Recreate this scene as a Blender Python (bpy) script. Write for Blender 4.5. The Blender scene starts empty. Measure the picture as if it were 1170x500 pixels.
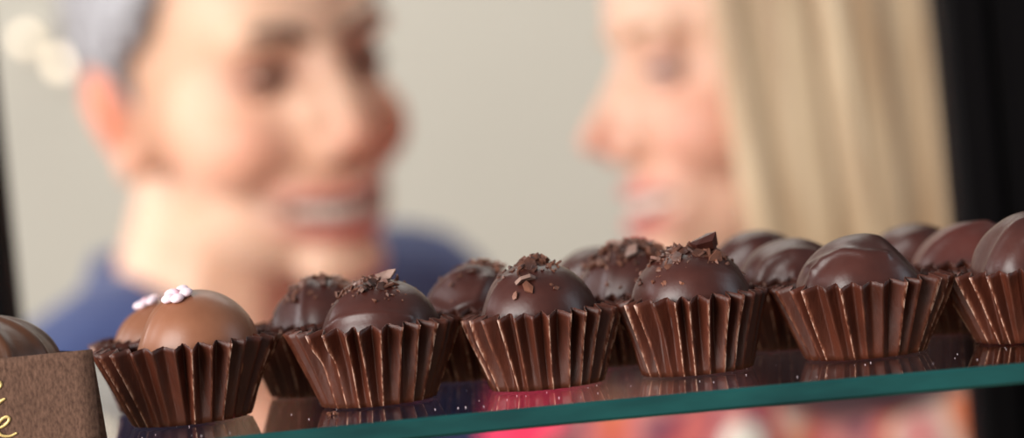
import bpy, math, random
import numpy as np
from mathutils import Vector, Matrix, Euler

SC = bpy.context.scene
COL = SC.collection
PI = math.pi

# ------------------------------------------------------------------ camera
SHELF_Z = 1.40
CAM = Vector((0.0, -0.60, SHELF_Z + 0.0557))
FPX = 1170 * 86 / 36.0
PITCH, ROLL = math.radians(-1.33), math.radians(-5.55)
CROT = Matrix.Rotation(PI / 2 + PITCH, 3, 'X') @ Matrix.Rotation(ROLL, 3, 'Z')


def at(px, py, depth):
    """World point seen at photo pixel (px, py), `depth` metres in front of the camera."""
    return CAM + CROT @ Vector(((px - 585) / FPX * depth, -(py - 250) / FPX * depth, -depth))


def at_y(px, py, y):
    d = CROT @ Vector(((px - 585) / FPX, -(py - 250) / FPX, -1))
    return CAM + d * ((y - CAM.y) / d.y)


def at_z(px, py, z):
    d = CROT @ Vector(((px - 585) / FPX, -(py - 250) / FPX, -1))
    return CAM + d * ((z - CAM.z) / d.z)


cd = bpy.data.cameras.new('camera')
cam = bpy.data.objects.new('camera', cd)
COL.objects.link(cam)
cam.matrix_world = Matrix.Translation(CAM) @ CROT.to_4x4()
cd.lens, cd.sensor_width = 86, 36
cd.clip_start, cd.clip_end = 0.02, 50
cd.dof.use_dof = True
cd.dof.focus_distance = 0.583
cd.dof.aperture_fstop = 6.4
cd.dof.aperture_blades = 0
SC.camera = cam


# ------------------------------------------------------------------ materials
def srgb(r, g, b):
    f = lambda c: (c / 255 / 12.92) if c / 255 <= 0.04045 else ((c / 255 + 0.055) / 1.055) ** 2.4
    return (f(r), f(g), f(b), 1)


class MT:
    """small node-tree writer"""
    def __init__(s, name):
        s.m = bpy.data.materials.new(name)
        s.m.use_nodes = True
        s.t = s.m.node_tree
        s.b = s.t.nodes['Principled BSDF']

    def n(s, kind, **kw):
        x = s.t.nodes.new(kind)
        for k, v in kw.items():
            if k.startswith('i_'):
                k = k[2:]
                k = int(k) if k.isdigit() else k.replace('_', ' ')
                x.inputs[k].default_value = v
            else:
                setattr(x, k, v)
        return x

    def l(s, a, ao, b, bi):
        s.t.links.new(a.outputs[ao], b.inputs[bi])

    def set(s, **kw):
        for k, v in kw.items():
            s.b.inputs[k.replace('_', ' ')].default_value = v
        return s

    def ramp(s, stops):
        r = s.n('ShaderNodeValToRGB')
        e = r.color_ramp.elements
        while len(e) < len(stops):
            e.new(0.5)
        for x, (p, c) in zip(e, stops):
            x.position = p
            x.color = c
        return r

    def coords(s, out='Object', scale=(1, 1, 1)):
        tc = s.n('ShaderNodeTexCoord')
        mp = s.n('ShaderNodeMapping')
        mp.inputs['Scale'].default_value = scale
        s.l(tc, out, mp, 'Vector')
        return mp


def plain(name, col, rough=0.5, **kw):
    return MT(name).set(Base_Color=col, Roughness=rough, **kw).m


def chocolate(name, c1, c2, rough, bump=0.15):
    m = MT(name)
    co = m.coords(scale=(1, 1, 1))
    nz = m.n('ShaderNodeTexNoise', i_Scale=90.0, i_Detail=4.0)
    m.l(co, 0, nz, 'Vector')
    r = m.ramp([(0.35, c1), (0.7, c2)])
    m.l(nz, 0, r, 0)
    m.l(r, 0, m.b, 'Base Color')
    n2 = m.n('ShaderNodeTexNoise', i_Scale=420.0, i_Detail=3.0)
    m.l(co, 0, n2, 'Vector')
    mr = m.n('ShaderNodeMapRange')
    mr.inputs['To Min'].default_value = rough - 0.05
    mr.inputs['To Max'].default_value = rough + 0.1
    m.l(n2, 0, mr, 0)
    m.l(mr, 0, m.b, 'Roughness')
    bp = m.n('ShaderNodeBump', i_Strength=bump, i_Distance=0.0006)
    m.l(n2, 0, bp, 'Height')
    m.l(bp, 0, m.b, 'Normal')
    m.set(Specular_IOR_Level=0.45)
    return m.m


M = {}
M['dark'] = chocolate('dark_chocolate', srgb(54, 24, 19), srgb(72, 35, 28), 0.34)
M['dark_red'] = chocolate('reddish_dark_chocolate', srgb(70, 30, 24), srgb(84, 38, 31), 0.36)
M['milk'] = chocolate('milk_chocolate', srgb(132, 83, 59), srgb(145, 94, 68), 0.35, 0.06)
M['brown'] = chocolate('brown_chocolate', srgb(70, 40, 24), srgb(88, 52, 31), 0.42)
M['flake'] = chocolate('chocolate_shaving', srgb(58, 30, 22), srgb(132, 82, 61), 0.5, 0.5)
M['pale_flake'] = chocolate('bloomed_shaving', srgb(120, 92, 82), srgb(160, 130, 118), 0.45, 0.5)
M['sugar'] = plain('pink_sugar', srgb(236, 212, 220), 0.6, Subsurface_Weight=0.2, Subsurface_Radius=(0.002, 0.0015, 0.0015))
M['sugar_eye'] = plain('rose_sugar', srgb(214, 168, 180), 0.6)

# pleated paper: dark glassine, paler where the fold edges are scuffed
m = MT('glassine_paper')
at_n = m.n('ShaderNodeAttribute', attribute_name='fold')
co = m.coords(scale=(1, 1, 0.35))
nz = m.n('ShaderNodeTexNoise', i_Scale=900.0, i_Detail=5.0, i_Roughness=0.7)
m.l(co, 0, nz, 'Vector')
mul = m.n('ShaderNodeMath', operation='MULTIPLY')
pw = m.n('ShaderNodeMath', operation='POWER', i_1=7.0)
m.l(at_n, 'Fac', pw, 0)
cr = m.ramp([(0.40, (0.05, 0.05, 0.05, 1)), (0.58, (1, 1, 1, 1))])
m.l(nz, 0, cr, 0)
m.l(pw, 0, mul, 0)
m.l(cr, 0, mul, 1)
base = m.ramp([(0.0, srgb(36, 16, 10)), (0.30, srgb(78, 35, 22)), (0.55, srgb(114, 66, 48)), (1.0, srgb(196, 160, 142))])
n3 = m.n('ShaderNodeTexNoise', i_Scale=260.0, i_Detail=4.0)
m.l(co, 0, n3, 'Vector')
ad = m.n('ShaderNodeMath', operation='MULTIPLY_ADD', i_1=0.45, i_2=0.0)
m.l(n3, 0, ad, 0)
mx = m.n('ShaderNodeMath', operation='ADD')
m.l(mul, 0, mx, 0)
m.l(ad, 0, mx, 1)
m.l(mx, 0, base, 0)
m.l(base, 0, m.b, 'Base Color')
bp = m.n('ShaderNodeBump', i_Strength=0.45, i_Distance=0.0004)
m.l(nz, 0, bp, 'Height')
m.l(bp, 0, m.b, 'Normal')
m.set(Roughness=0.42, Specular_IOR_Level=0.38)
M['paper'] = m.m

# card stock with a felted grain
m = MT('brown_card')
co = m.coords(scale=(1, 1, 0.45))
nz = m.n('ShaderNodeTexNoise', i_Scale=1500.0, i_Detail=4.0, i_Roughness=0.7)
m.l(co, 0, nz, 'Vector')
r = m.ramp([(0.3, srgb(66, 46, 37)), (0.7, srgb(116, 86, 71))])
m.l(nz, 0, r, 0)
m.l(r, 0, m.b, 'Base Color')
bp = m.n('ShaderNodeBump', i_Strength=0.5, i_Distance=0.0003)
m.l(nz, 0, bp, 'Height')
m.l(bp, 0, m.b, 'Normal')
m.set(Roughness=0.9, Specular_IOR_Level=0.2)
M['card'] = m.m
M['gold'] = plain('gold_ink', srgb(214, 184, 120), 0.38, Metallic=0.55)


def clear_glass(name, tint, ior=1.5):
    """a clear and a mirror lobe mixed by the reflectance of a whole sheet, 2R / (1 + R), taken where light enters it"""
    m = MT(name)
    t = m.t
    t.nodes.remove(m.b)
    out = t.nodes['Material Output']
    geo = m.n('ShaderNodeNewGeometry')
    fr = m.n('ShaderNodeFresnel', i_IOR=ior)
    r2 = m.n('ShaderNodeMath', operation='MULTIPLY', i_1=2.0)
    r1 = m.n('ShaderNodeMath', operation='ADD', i_1=1.0)
    dv = m.n('ShaderNodeMath', operation='DIVIDE')
    fb = m.n('ShaderNodeMath', operation='SUBTRACT', i_0=1.0)
    fc = m.n('ShaderNodeMath', operation='MULTIPLY')
    m.l(fr, 0, r2, 0)
    m.l(fr, 0, r1, 0)
    m.l(r2, 0, dv, 0)
    m.l(r1, 0, dv, 1)
    m.l(geo, 'Backfacing', fb, 1)
    m.l(dv, 0, fc, 0)
    m.l(fb, 0, fc, 1)
    tr = m.n('ShaderNodeBsdfTransparent')
    tr.inputs[0].default_value = tint
    gl = m.n('ShaderNodeBsdfGlossy')
    gl.inputs['Roughness'].default_value = 0.0
    mx = m.n('ShaderNodeMixShader')
    m.l(fc, 0, mx, 0)
    m.l(tr, 0, mx, 1)
    m.l(gl, 0, mx, 2)
    t.links.new(mx.outputs[0], out.inputs[0])
    return m.m


M['glass_top'] = clear_glass('shelf_glass', (0.88, 0.93, 0.92, 1), 1.52)
M['glass_under'] = clear_glass('shelf_glass_underside', (0.90, 0.94, 0.93, 1), 1.52)
M['pane'] = clear_glass('case_glass', (0.985, 0.99, 0.985, 1), 1.25)
m = MT('green_glass_edge')
co = m.coords(scale=(0.25, 1, 1))
nz = m.n('ShaderNodeTexNoise', i_Scale=160.0, i_Detail=5.0)
m.l(co, 0, nz, 'Vector')
r = m.ramp([(0.3, srgb(5, 52, 52)), (0.75, srgb(18, 76, 74))])
m.l(nz, 0, r, 0)
m.l(r, 0, m.b, 'Base Color')
m.set(Roughness=0.28, Specular_IOR_Level=0.5)
M['edge'] = m.m

M['black'] = plain('black_powder_coat', srgb(9, 7, 8), 0.6, Specular_IOR_Level=0.05)
m = MT('painted_plaster')
co = m.coords()
nz = m.n('ShaderNodeTexNoise', i_Scale=2.0, i_Detail=3.0)
m.l(co, 0, nz, 'Vector')
r = m.ramp([(0.3, srgb(176, 170, 159)), (0.7, srgb(182, 176, 165))])
m.l(nz, 0, r, 0)
m.l(r, 0, m.b, 'Base Color')
m.set(Roughness=0.85)
M['wall'] = m.m
m = MT('oak_floor')
co = m.coords(scale=(1, 6, 1))
nz = m.n('ShaderNodeTexNoise', i_Scale=6.0, i_Detail=6.0)
m.l(co, 0, nz, 'Vector')
r = m.ramp([(0.3, srgb(120, 90, 62)), (0.7, srgb(160, 125, 90))])
m.l(nz, 0, r, 0)
m.l(r, 0, m.b, 'Base Color')
M['floor'] = m.m
M['cream'] = plain('cream_enamel', srgb(215, 208, 195), 0.5)
m = MT('warm_bulb')
m.set(Base_Color=(1, 0.9, 0.7, 1), Emission_Color=(1.0, 0.80, 0.60, 1), Emission_Strength=2.5)
M['bulb'] = m.m


def skin(name):
    m = MT(name)
    a = m.n('ShaderNodeAttribute', attribute_name='tone')
    m.l(a, 'Color', m.b, 'Base Color')
    m.set(Roughness=0.45, Specular_IOR_Level=0.4, Subsurface_Weight=0.12, Subsurface_Radius=(0.012, 0.004, 0.002), Subsurface_Scale=1.0)
    return m.m


M['skin'] = skin('skin')


def hairmat(name, c1, c2, sc=(1, 1, 0.06), rough=0.4):
    m = MT(name)
    co = m.coords(scale=sc)
    nz = m.n('ShaderNodeTexNoise', i_Scale=150.0, i_Detail=5.0)
    m.l(co, 0, nz, 'Vector')
    r = m.ramp([(0.35, c1), (0.65, c2)])
    m.l(nz, 0, r, 0)
    m.l(r, 0, m.b, 'Base Color')
    bp = m.n('ShaderNodeBump', i_Strength=0.6, i_Distance=0.003)
    m.l(nz, 0, bp, 'Height')
    m.l(bp, 0, m.b, 'Normal')
    m.set(Roughness=rough)
    return m.m


M['grey_hair'] = hairmat('grey_hair', srgb(92, 84, 82), srgb(184, 180, 186), (1, 1, 0.4))
M['brow'] = hairmat('dark_brow', srgb(70, 50, 42), srgb(105, 78, 64), (1, 1, 1), 0.6)
M['fair_brow'] = hairmat('fair_brow', srgb(168, 124, 92), srgb(190, 146, 110), (1, 1, 1), 0.6)
M['blonde'] = hairmat('blonde_hair', srgb(172, 136, 102), srgb(222, 194, 160), (1, 1, 0.05))
M['teeth'] = plain('tooth_enamel', srgb(240, 228, 214), 0.3)


def cloth(name, c1, c2, scale=60.0):
    m = MT(name)
    co = m.coords()
    nz = m.n('ShaderNodeTexNoise', i_Scale=scale, i_Detail=4.0)
    m.l(co, 0, nz, 'Vector')
    r = m.ramp([(0.35, c1), (0.65, c2)])
    m.l(nz, 0, r, 0)
    m.l(r, 0, m.b, 'Base Color')
    bp = m.n('ShaderNodeBump', i_Strength=0.3, i_Distance=0.004)
    m.l(nz, 0, bp, 'Height')
    m.l(bp, 0, m.b, 'Normal')
    m.set(Roughness=0.85, Sheen_Weight=0.2)
    return m.m


M['blue'] = cloth('blue_jersey', srgb(46, 60, 108), srgb(58, 74, 124))
M['navy'] = cloth('navy_twill', srgb(32, 36, 52), srgb(44, 48, 66))
M['pink'] = cloth('hot_pink_jersey', srgb(236, 36, 84), srgb(250, 58, 104))
M['shoe'] = plain('black_leather', srgb(24, 20, 19), 0.35)
m = MT('print_scarf')
co = m.coords(scale=(1, 1, 0.55))
wv = m.n('ShaderNodeTexNoise', i_Scale=9.0, i_Detail=1.0, i_Distortion=1.6)
m.l(co, 0, wv, 'Vector')
r = m.ramp([(0.28, srgb(226, 36, 78)), (0.36, srgb(220, 66, 88)), (0.41, srgb(222, 196, 178)), (0.45, srgb(206, 104, 48)), (0.50, srgb(186, 74, 78)), (0.56, srgb(204, 122, 112)), (0.60, srgb(96, 34, 66)), (0.65, srgb(176, 60, 56)), (0.72, srgb(214, 156, 142))])
m.l(wv, 0, r, 0)
bd = m.n('ShaderNodeAttribute', attribute_name='border')
bmx = m.n('ShaderNodeMix', data_type='RGBA')
bmx.inputs[7].default_value = srgb(58, 20, 28)
m.l(bd, 'Fac', bmx, 0)
t_ = m.t.links.new(r.outputs[0], bmx.inputs[6])
m.t.links.new(bmx.outputs[2], m.b.inputs['Base Color'])
m.set(Roughness=0.7, Sheen_Weight=0.1)
M['scarf'] = m.m


# ------------------------------------------------------------------ object helpers
def mesh(name, verts, faces, mat, parent=None, smooth=True, attr=None, mats=None, fmat=None):
    me = bpy.data.meshes.new(name)
    me.from_pydata([tuple(map(float, v)) for v in verts], [], [tuple(map(int, f)) for f in faces])
    me.update()
    for x in (mats or [mat]):
        me.materials.append(x)
    if fmat is not None:
        me.polygons.foreach_set('material_index', list(fmat))
    me.polygons.foreach_set('use_smooth', [bool(smooth)] * len(me.polygons))
    if attr:
        k, vals, typ = attr
        a = me.attributes.new(k, typ, 'POINT')
        if typ == 'FLOAT':
            a.data.foreach_set('value', np.asarray(vals, dtype=np.float32).ravel())
        else:
            a.data.foreach_set('color', np.asarray(vals, dtype=np.float32).ravel())
    o = bpy.data.objects.new(name, me)
    COL.objects.link(o)
    if parent:
        o.parent = parent
    return o


def thing(name, label, cat, loc=(0, 0, 0), rz=0.0, group=None):
    o = bpy.data.objects.new(name, None)
    o.empty_display_size = 0.02
    COL.objects.link(o)
    o.location = loc
    o.rotation_euler = (0, 0, rz)
    tag(o, label, cat, group)
    return o


def tag(o, label, cat, group=None):
    o['label'] = label
    o['category'] = cat
    if group:
        o['group'] = group


class MB:
    """collects shapes, builds one mesh"""
    def __init__(s):
        s.v, s.f = [], []

    def add(s, v, f):
        k = len(s.v)
        s.v += [tuple(p) for p in v]
        s.f += [tuple(i + k for i in q) for q in f]
        return s

    def box(s, lo, hi, bev=0.0):
        import bmesh
        bm = bmesh.new()
        bmesh.ops.create_cube(bm, size=1)
        for v in bm.verts:
            v.co = Vector([lo[i] + (v.co[i] + 0.5) * (hi[i] - lo[i]) for i in range(3)])
        if bev:
            bmesh.ops.bevel(bm, geom=list(bm.edges), offset=bev, segments=2, profile=0.5, affect='EDGES')
        bm.verts.index_update()
        s.add([v.co.copy() for v in bm.verts], [[v.index for v in f.verts] for f in bm.faces])
        bm.free()
        return s

    def lathe(s, prof, n=24, c=(0, 0, 0), mat=None):
        k = len(prof)
        vs = []
        for i in range(n):
            a = 2 * PI * i / n
            for r, z in prof:
                p = Vector((r * math.cos(a), r * math.sin(a), z))
                if mat:
                    p = mat @ p
                vs.append(p + Vector(c))
        fs = [(i * k + j, ((i + 1) % n) * k + j, ((i + 1) % n) * k + j + 1, i * k + j + 1) for i in range(n) for j in range(k - 1)]
        return s.add(vs, fs)

    def tube(s, pts, rad, n=8):
        pts = [Vector(p) for p in pts]
        rad = rad if isinstance(rad, (list, tuple)) else [rad] * len(pts)
        vs, fs = [], []
        for i, p in enumerate(pts):
            d = (pts[min(i + 1, len(pts) - 1)] - pts[max(i - 1, 0)]).normalized()
            u = d.orthogonal().normalized() if i == 0 else (u - d * u.dot(d)).normalized()
            w = d.cross(u)
            for j in range(n):
                a = 2 * PI * j / n
                vs.append(p + (u * math.cos(a) + w * math.sin(a)) * rad[i])
        for i in range(len(pts) - 1):
            for j in range(n):
                fs.append((i * n + j, i * n + (j + 1) % n, (i + 1) * n + (j + 1) % n, (i + 1) * n + j))
        fs.append(tuple(range(n))[::-1])
        fs.append(tuple((len(pts) - 1) * n + j for j in range(n)))
        return s.add(vs, fs)

    def build(s, name, mat, parent=None, smooth=True):
        return mesh(name, s.v, s.f, mat, parent, smooth)


# ------------------------------------------------------------------ truffles and cups
def sph(az, el):
    """direction: az 0 faces the camera side, positive to the right; el above the equator (degrees)."""
    a, e = math.radians(az), math.radians(el)
    return np.array((math.sin(a) * math.cos(e), -math.cos(a) * math.cos(e), math.sin(e)))


def seg_dist(n, poly):
    best = np.full(len(n), 9.0)
    for a, b in zip(poly[:-1], poly[1:]):
        ab = b - a
        t = np.clip(((n - a) @ ab) / (ab @ ab), 0, 1)
        best = np.minimum(best, np.linalg.norm(n - (a + t[:, None] * ab), axis=1))
    return best


def lump(n, rng, amp, k, f):
    out = np.zeros(len(n))
    for _ in range(k):
        d = rng.normal(size=3)
        d /= np.linalg.norm(d)
        out += np.sin(f * (n @ d) + rng.uniform(0, 6.28)) * amp / math.sqrt(k)
    return out


NU, NV = 120, 72


def truffle_body(name, r, hz, seed, ridges, mat, lumps=0.02, facets=(), parent=None):
    """r: half width, hz: half height.  ridges: (polyline of (az, el), height, width).
    facets: (az, el, cut) shave the ball with a soft plane, cut = distance of plane / r."""
    rng = np.random.default_rng(seed)
    u = np.linspace(0, 2 * PI, NU, endpoint=False)
    v = np.linspace(-PI / 2, PI / 2, NV)
    n = [(0, 0, -1)]
    for e in v[1:-1]:
        for a in u:
            n.append((math.cos(e) * math.cos(a), math.cos(e) * math.sin(a), math.sin(e)))
    n.append((0, 0, 1))
    n = np.array(n)
    rad = 1 + lump(n, rng, lumps, 5, 2.6) + lump(n, rng, lumps * 0.3, 6, 7.0)
    for az, el, cut in facets:
        d = sph(az, el)
        c = n @ d
        lim = np.where(c > 0.05, cut / np.maximum(c, 0.05), 9)
        rad = -np.log(np.exp(-28 * rad) + np.exp(-28 * lim)) / 28
    for poly, h, w in ridges:
        p = [sph(*q) for q in poly]
        fine = []
        for a, b in zip(p[:-1], p[1:]):
            for t in np.linspace(0, 1, 7)[:-1]:
                q = a * (1 - t) + b * t
                fine.append(q / np.linalg.norm(q))
        fine.append(p[-1])
        d = seg_dist(n, fine)
        rad = rad + h * np.exp(-(d / w) ** 2)
    P = n * rad[:, None] * np.array((r, r, hz))
    P[:, 2] += hz + 0.0012
    P[:, 2] = np.maximum(P[:, 2], 0.0009)
    f = []
    for j in range(NU):
        f.append((0, 1 + (j + 1) % NU, 1 + j))
    for i in range(NV - 3):
        for j in range(NU):
            a, b = 1 + i * NU + j, 1 + i * NU + (j + 1) % NU
            f.append((a, b, b + NU, a + NU))
    k = 1 + (NV - 3) * NU
    top = len(P) - 1
    for j in range(NU):
        f.append((k + j, k + (j + 1) % NU, top))
    return mesh(name, P, f, mat, parent), rad


def surf(r, hz, az, el, off=0.0):
    n = sph(az, el)
    p = Vector(n * np.array((r, r, hz)))
    return p + Vector((0, 0, hz + 0.0012)) + Vector(n) * off, Vector(n)


def flake_shape(rng, size, thick):
    """an irregular curled chip: a polygon plate with thickness"""
    k = rng.randint(5, 7)
    pts = []
    asp = rng.uniform(0.4, 0.85)
    for i in range(k):
        a = 2 * PI * i / k + rng.uniform(-0.25, 0.25)
        q = rng.uniform(0.7, 1.1)
        pts.append((size * q * math.cos(a), size * asp * q * math.sin(a)))
    curl = rng.uniform(-0.5, 0.9) / size
    z = lambda x, y: curl * x * x * 0.35 + rng.uniform(-0.12, 0.12) * thick
    v, f = [], []
    v.append((0, 0, thick * 0.7))
    for x, y in pts:
        v.append((x, y, z(x, y) + thick * 0.5))
    v.append((0, 0, -thick * 0.4))
    for x, y in pts:
        v.append((x * 0.94, y * 0.94, z(x, y) - thick * 0.5))
    for i in range(k):
        j = (i + 1) % k
        f += [(0, 1 + i, 1 + j), (k + 1, k + 2 + j, k + 2 + i), (1 + i, k + 2 + i, k + 2 + j, 1 + j)]
    return v, f


def place(v, loc, nrm, rng, tilt):
    up = (nrm + Vector((rng.uniform(-tilt, tilt), rng.uniform(-tilt, tilt), rng.uniform(-tilt, tilt)))).normalized()
    q = up.to_track_quat('Z', 'Y') @ Euler((0, 0, rng.uniform(0, 6.28))).to_quaternion()
    return [q @ Vector(p) + loc for p in v]


def add_shavings(root, r, hz, seed, big, crumbs, size, az0=0, el0=80, spread=42, mat='flake', tilt=0.7):
    rng = random.Random(seed)
    for i in range(big):
        az = az0 + rng.gauss(0, 75)
        el = min(89, el0 - abs(rng.gauss(0, spread * 0.5)))
        s = size * rng.uniform(0.7, 1.3)
        loc, n = surf(r, hz, az, el, s * 0.18)
        v, f = flake_shape(rng, s, s * 0.28)
        mesh('chocolate_flake', place(v, loc, n, rng, tilt), f, M['pale_flake'] if rng.random() < 0.08 else M[mat], root, smooth=False)
    mb = MB()
    for i in range(crumbs):
        az = az0 + rng.gauss(0, 95)
        el = min(89, el0 - abs(rng.gauss(0, spread * 0.62)))
        s = size * rng.uniform(0.16, 0.5)
        loc, n = surf(r, hz, az, el, s * 0.15)
        v, f = flake_shape(rng, s, s * rng.uniform(0.3, 0.7))
        mb.add(place(v, loc, n, rng, 0.9), f)
    if crumbs:
        o = mb.build('shaving_crumbs', M[mat], root, smooth=False)
        o['kind'] = 'stuff'


def add_flower(root, r, hz, az, el, size):
    loc, n = surf(r, hz, az, el, size * 0.15)
    q = n.to_track_quat('Z', 'Y')
    mb = MB()
    for k in range(5):
        a = 2 * PI * k / 5 + 0.3
        c = Vector((math.cos(a), math.sin(a), 0)) * size * 0.62
        prof = [(size * 0.46 * math.sin(t), size * 0.27 * math.cos(t)) for t in np.linspace(0.001, PI, 10)]
        mb.lathe(prof, 16, (0, 0, 0), (Matrix.Translation(loc) @ q.to_matrix().to_4x4() @ Matrix.Translation(c)))
    f = mb.build('sugar_flower', M['sugar'], root)
    prof = [(size * 0.27 * math.sin(t), size * 0.36 * math.cos(t)) for t in np.linspace(0.001, PI, 8)]
    MB().lathe(prof, 14, (0, 0, 0), Matrix.Translation(loc + n * size * 0.05) @ q.to_matrix().to_4x4()).build('flower_centre', M['sugar_eye'], f)


NP = 28       # pleats


def cup_mesh(name, rb, rt, h, seed, amp=1.0, flat=None):
    """pleated baking cup, one sheet of paper with a flat bottom"""
    rng = np.random.default_rng(seed)
    per = 12
    n = NP * per
    rows = 15
    wid = rng.uniform(-0.45, 0.45, NP)
    ampk = rng.uniform(0.6, 1.25, NP)
    lean = rng.uniform(-0.10, 0.10, NP)
    dent = [(rng.uniform(0, 6.28), rng.uniform(0.3, 0.9), rng.uniform(-0.0011, 0.0009), rng.uniform(0.25, 0.5)) for _ in range(7)]
    V, fold = [], []
    ov = rng.uniform(-0.03, 0.03), rng.uniform(0, 6.28)
    for i in range(rows):
        t = i / (rows - 1)
        for j in range(n):
            k, ph = j // per, (j % per) / per
            # triangle-like profile, +1 on the outer fold (ph = 0.5), -1 in the valley
            tri = 1 - 4 * abs(ph - 0.5)
            w = 0.35 * tri + 0.65 * (1 - 2 * abs(math.cos(PI * ph)))
            kk = (k + 1) % NP
            aw = ampk[k]
            s = ph * (1 - wid[k] * 0.5 * math.sin(PI * ph))
            th = 2 * PI * (k + ph + (wid[k] * 0.35 + lean[k] * (t - 0.5) * 2) * math.sin(PI * ph) ** 2) / NP
            a = amp * (0.00045 + 0.00150 * t ** 0.8) * aw
            if flat is not None:
                dd = abs((th - flat + PI) % (2 * PI) - PI)
                a *= 1 - 0.9 * math.exp(-(dd / 0.22) ** 4) * min(1, max(0, (0.8 - t) * 5))
            r = rb + (rt - rb) * (0.12 * t * t + 0.88 * t)
            r *= 1 + ov[0] * math.cos(2 * (th - ov[1]))
            rr = r + a * w
            for da, dt, dh, ds in dent:
                dd = abs((th - da + PI) % (2 * PI) - PI)
                rr += dh * math.exp(-(dd / ds) ** 2) * math.exp(-((t - dt) / 0.3) ** 2)
            z = 0.0004 + h * (t - 0.02 * t * (w * aw) * 1.6)
            if i == rows - 1:
                z += rng.uniform(-0.00012, 0.00012)
            V.append((rr * math.cos(th), rr * math.sin(th), z))
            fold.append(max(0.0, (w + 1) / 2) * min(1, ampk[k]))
    F = []
    for i in range(rows - 1):
        for j in range(n):
            F.append((i * n + j, i * n + (j + 1) % n, (i + 1) * n + (j + 1) % n, (i + 1) * n + j))
    c = len(V)
    V.append((0, 0, 0.0005))
    fold.append(0.3)
    for j in range(n):
        F.append((c, (j + 1) % n, j))
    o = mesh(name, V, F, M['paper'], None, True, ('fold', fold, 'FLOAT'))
    so = o.modifiers.new('thickness', 'SOLIDIFY')
    so.thickness = 0.00014
    so.offset = 0
    return o


ROW = (0.0, 0.043, 0.085)


def spot(px, row, py):
    """shelf position of a cup whose upright axis shows at column px (at photo row py)"""
    p = at_y(px, py, ROW[row])
    return Vector((p.x, ROW[row], SHELF_Z))


def cup(px, row, rt, rb, h, seed, label, rz=0.0, py=430, dy=0.0, flat=None):
    o = cup_mesh('paper_cup', rb, rt, h, seed, 1.0, flat)
    p = spot(px, row, py)
    o.location = (p.x, p.y + dy, SHELF_Z + 0.0001)
    o.rotation_euler = (0, 0, rz)
    tag(o, label, 'paper cup', 'pleated brown paper cups on the glass shelf')
    return o


def truffle(px, row, r, hz, seed, label, mat='dark', ridges=(), facets=(), lumps=0.02, py=370, dy=0.0, lift=0.0007, dx=0.0):
    p = spot(px, row, py)
    root = thing('chocolate_truffle', label, 'truffle', (p.x + dx, p.y + dy, SHELF_Z + lift), 0, 'chocolate truffles in paper cups on the glass shelf')
    truffle_body('chocolate_shell', r, hz, seed, ridges, M[mat], lumps, facets, root)
    return root


# front row ---------------------------------------------------------------
# (column px at the base, top radius, base radius, height)
cup(216, 0, 0.0215, 0.0142, 0.0192, 11, 'brown pleated paper cup holding the milk chocolate with the clear pink flower, beside the card', 0.1, 440)
cup(430, 0, 0.0205, 0.0138, 0.0192, 12, 'brown paper cup with a flattened scuffed pleat, under the truffle with the pale upright flake', 0.5, 425, 0.0, -PI / 2 - 0.5 - 0.62)
cup(622, 0, 0.0186, 0.0136, 0.0186, 13, 'brown pleated paper cup above the pink glow in the shelf, under the coarse-flaked truffle', 0.9, 405)
cup(794, 0, 0.0186, 0.0138, 0.0188, 14, 'brown pleated paper cup in the front row under the truffle with one big jagged chip', 0.25, 390)
cup(985, 0, 0.0212, 0.0144, 0.0184, 15, 'wide brown pleated paper cup with pale scuffed folds, under the plain ridged truffle', 0.7, 370)
cup(1180, 0, 0.0208, 0.0138, 0.0176, 16, 'brown paper cup cut by the right edge of the photo, under the glossy plum-brown truffle', 0.35, 355)
cup(-6, 0, 0.0208, 0.0138, 0.0186, 17, 'brown paper cup hidden behind the lettered card under the striped truffle', 0.35, 460)

t = truffle(226, 0, 0.0152, 0.0152, 21, 'smooth milk chocolate truffle with a pink sugar flower on top, next to the card', 'milk',
            [([(-12, 78), (-38, 60), (-48, 38), (-52, 12), (-54, -10)], 0.03, 0.07)], [(-80, 25, 0.95)], 0.012, 390)
add_flower(t, 0.0152, 0.0152, -30, 66, 0.0038)
t = truffle(434, 0, 0.0150, 0.0141, 22, 'dark truffle with a curved ridge across its side and a pale flake standing on top', 'dark',
            [([(-64, 14), (-45, 24), (-20, 29), (10, 27), (35, 20)], 0.035, 0.065), ([(-64, 14), (-60, 40), (-50, 62), (-10, 78)], 0.03, 0.08)], [(-75, 20, 0.96)], 0.015, 370)
add_shavings(t, 0.0150, 0.0141, 5, 40, 320, 0.0017, -40, 86, 30, 'flake', 0.9)
loc, n = surf(0.0150, 0.0141, 50, 78, 0.0012)
rng = random.Random(4)
v, f = flake_shape(rng, 0.0034, 0.0009)
mesh('pale_flake', [Euler((0.9, -0.25, 0.1)).to_matrix() @ Vector(p) + loc for p in v], f, M['pale_flake'], t, smooth=False)['label'] = 'pale upright flake'
t = truffle(613, 0, 0.0148, 0.0143, 23, 'dark chocolate truffle strewn with coarse dark flakes, one stuck on its near side', 'dark',
            [([(-62, -10), (-58, 25), (-50, 55)], 0.03, 0.08)], [(-85, 20, 0.93)], 0.016, 350)
add_shavings(t, 0.0148, 0.0143, 9, 24, 110, 0.0025, 20, 86, 30, 'flake', 1.1)
for az, el, s, k in ((-8, 38, 0.0019, 3), (-22, 30, 0.0013, 5)):
    loc, n = surf(0.0148, 0.0143, az, el, 0.0004)
    rng = random.Random(k)
    v, f = flake_shape(rng, s, 0.0006)
    mesh('chocolate_flake', place(v, loc, n, rng, 0.4), f, M['flake'], t, smooth=False)
t = truffle(790, 0, 0.0154, 0.0142, 24, 'dark chocolate truffle with one large jagged chip and crumbled shavings piled on top', 'dark',
            [([(20, 40), (55, 30), (75, 0)], 0.02, 0.12)], [(-70, 15, 0.97), (78, 20, 0.95)], 0.02, 335)
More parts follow.
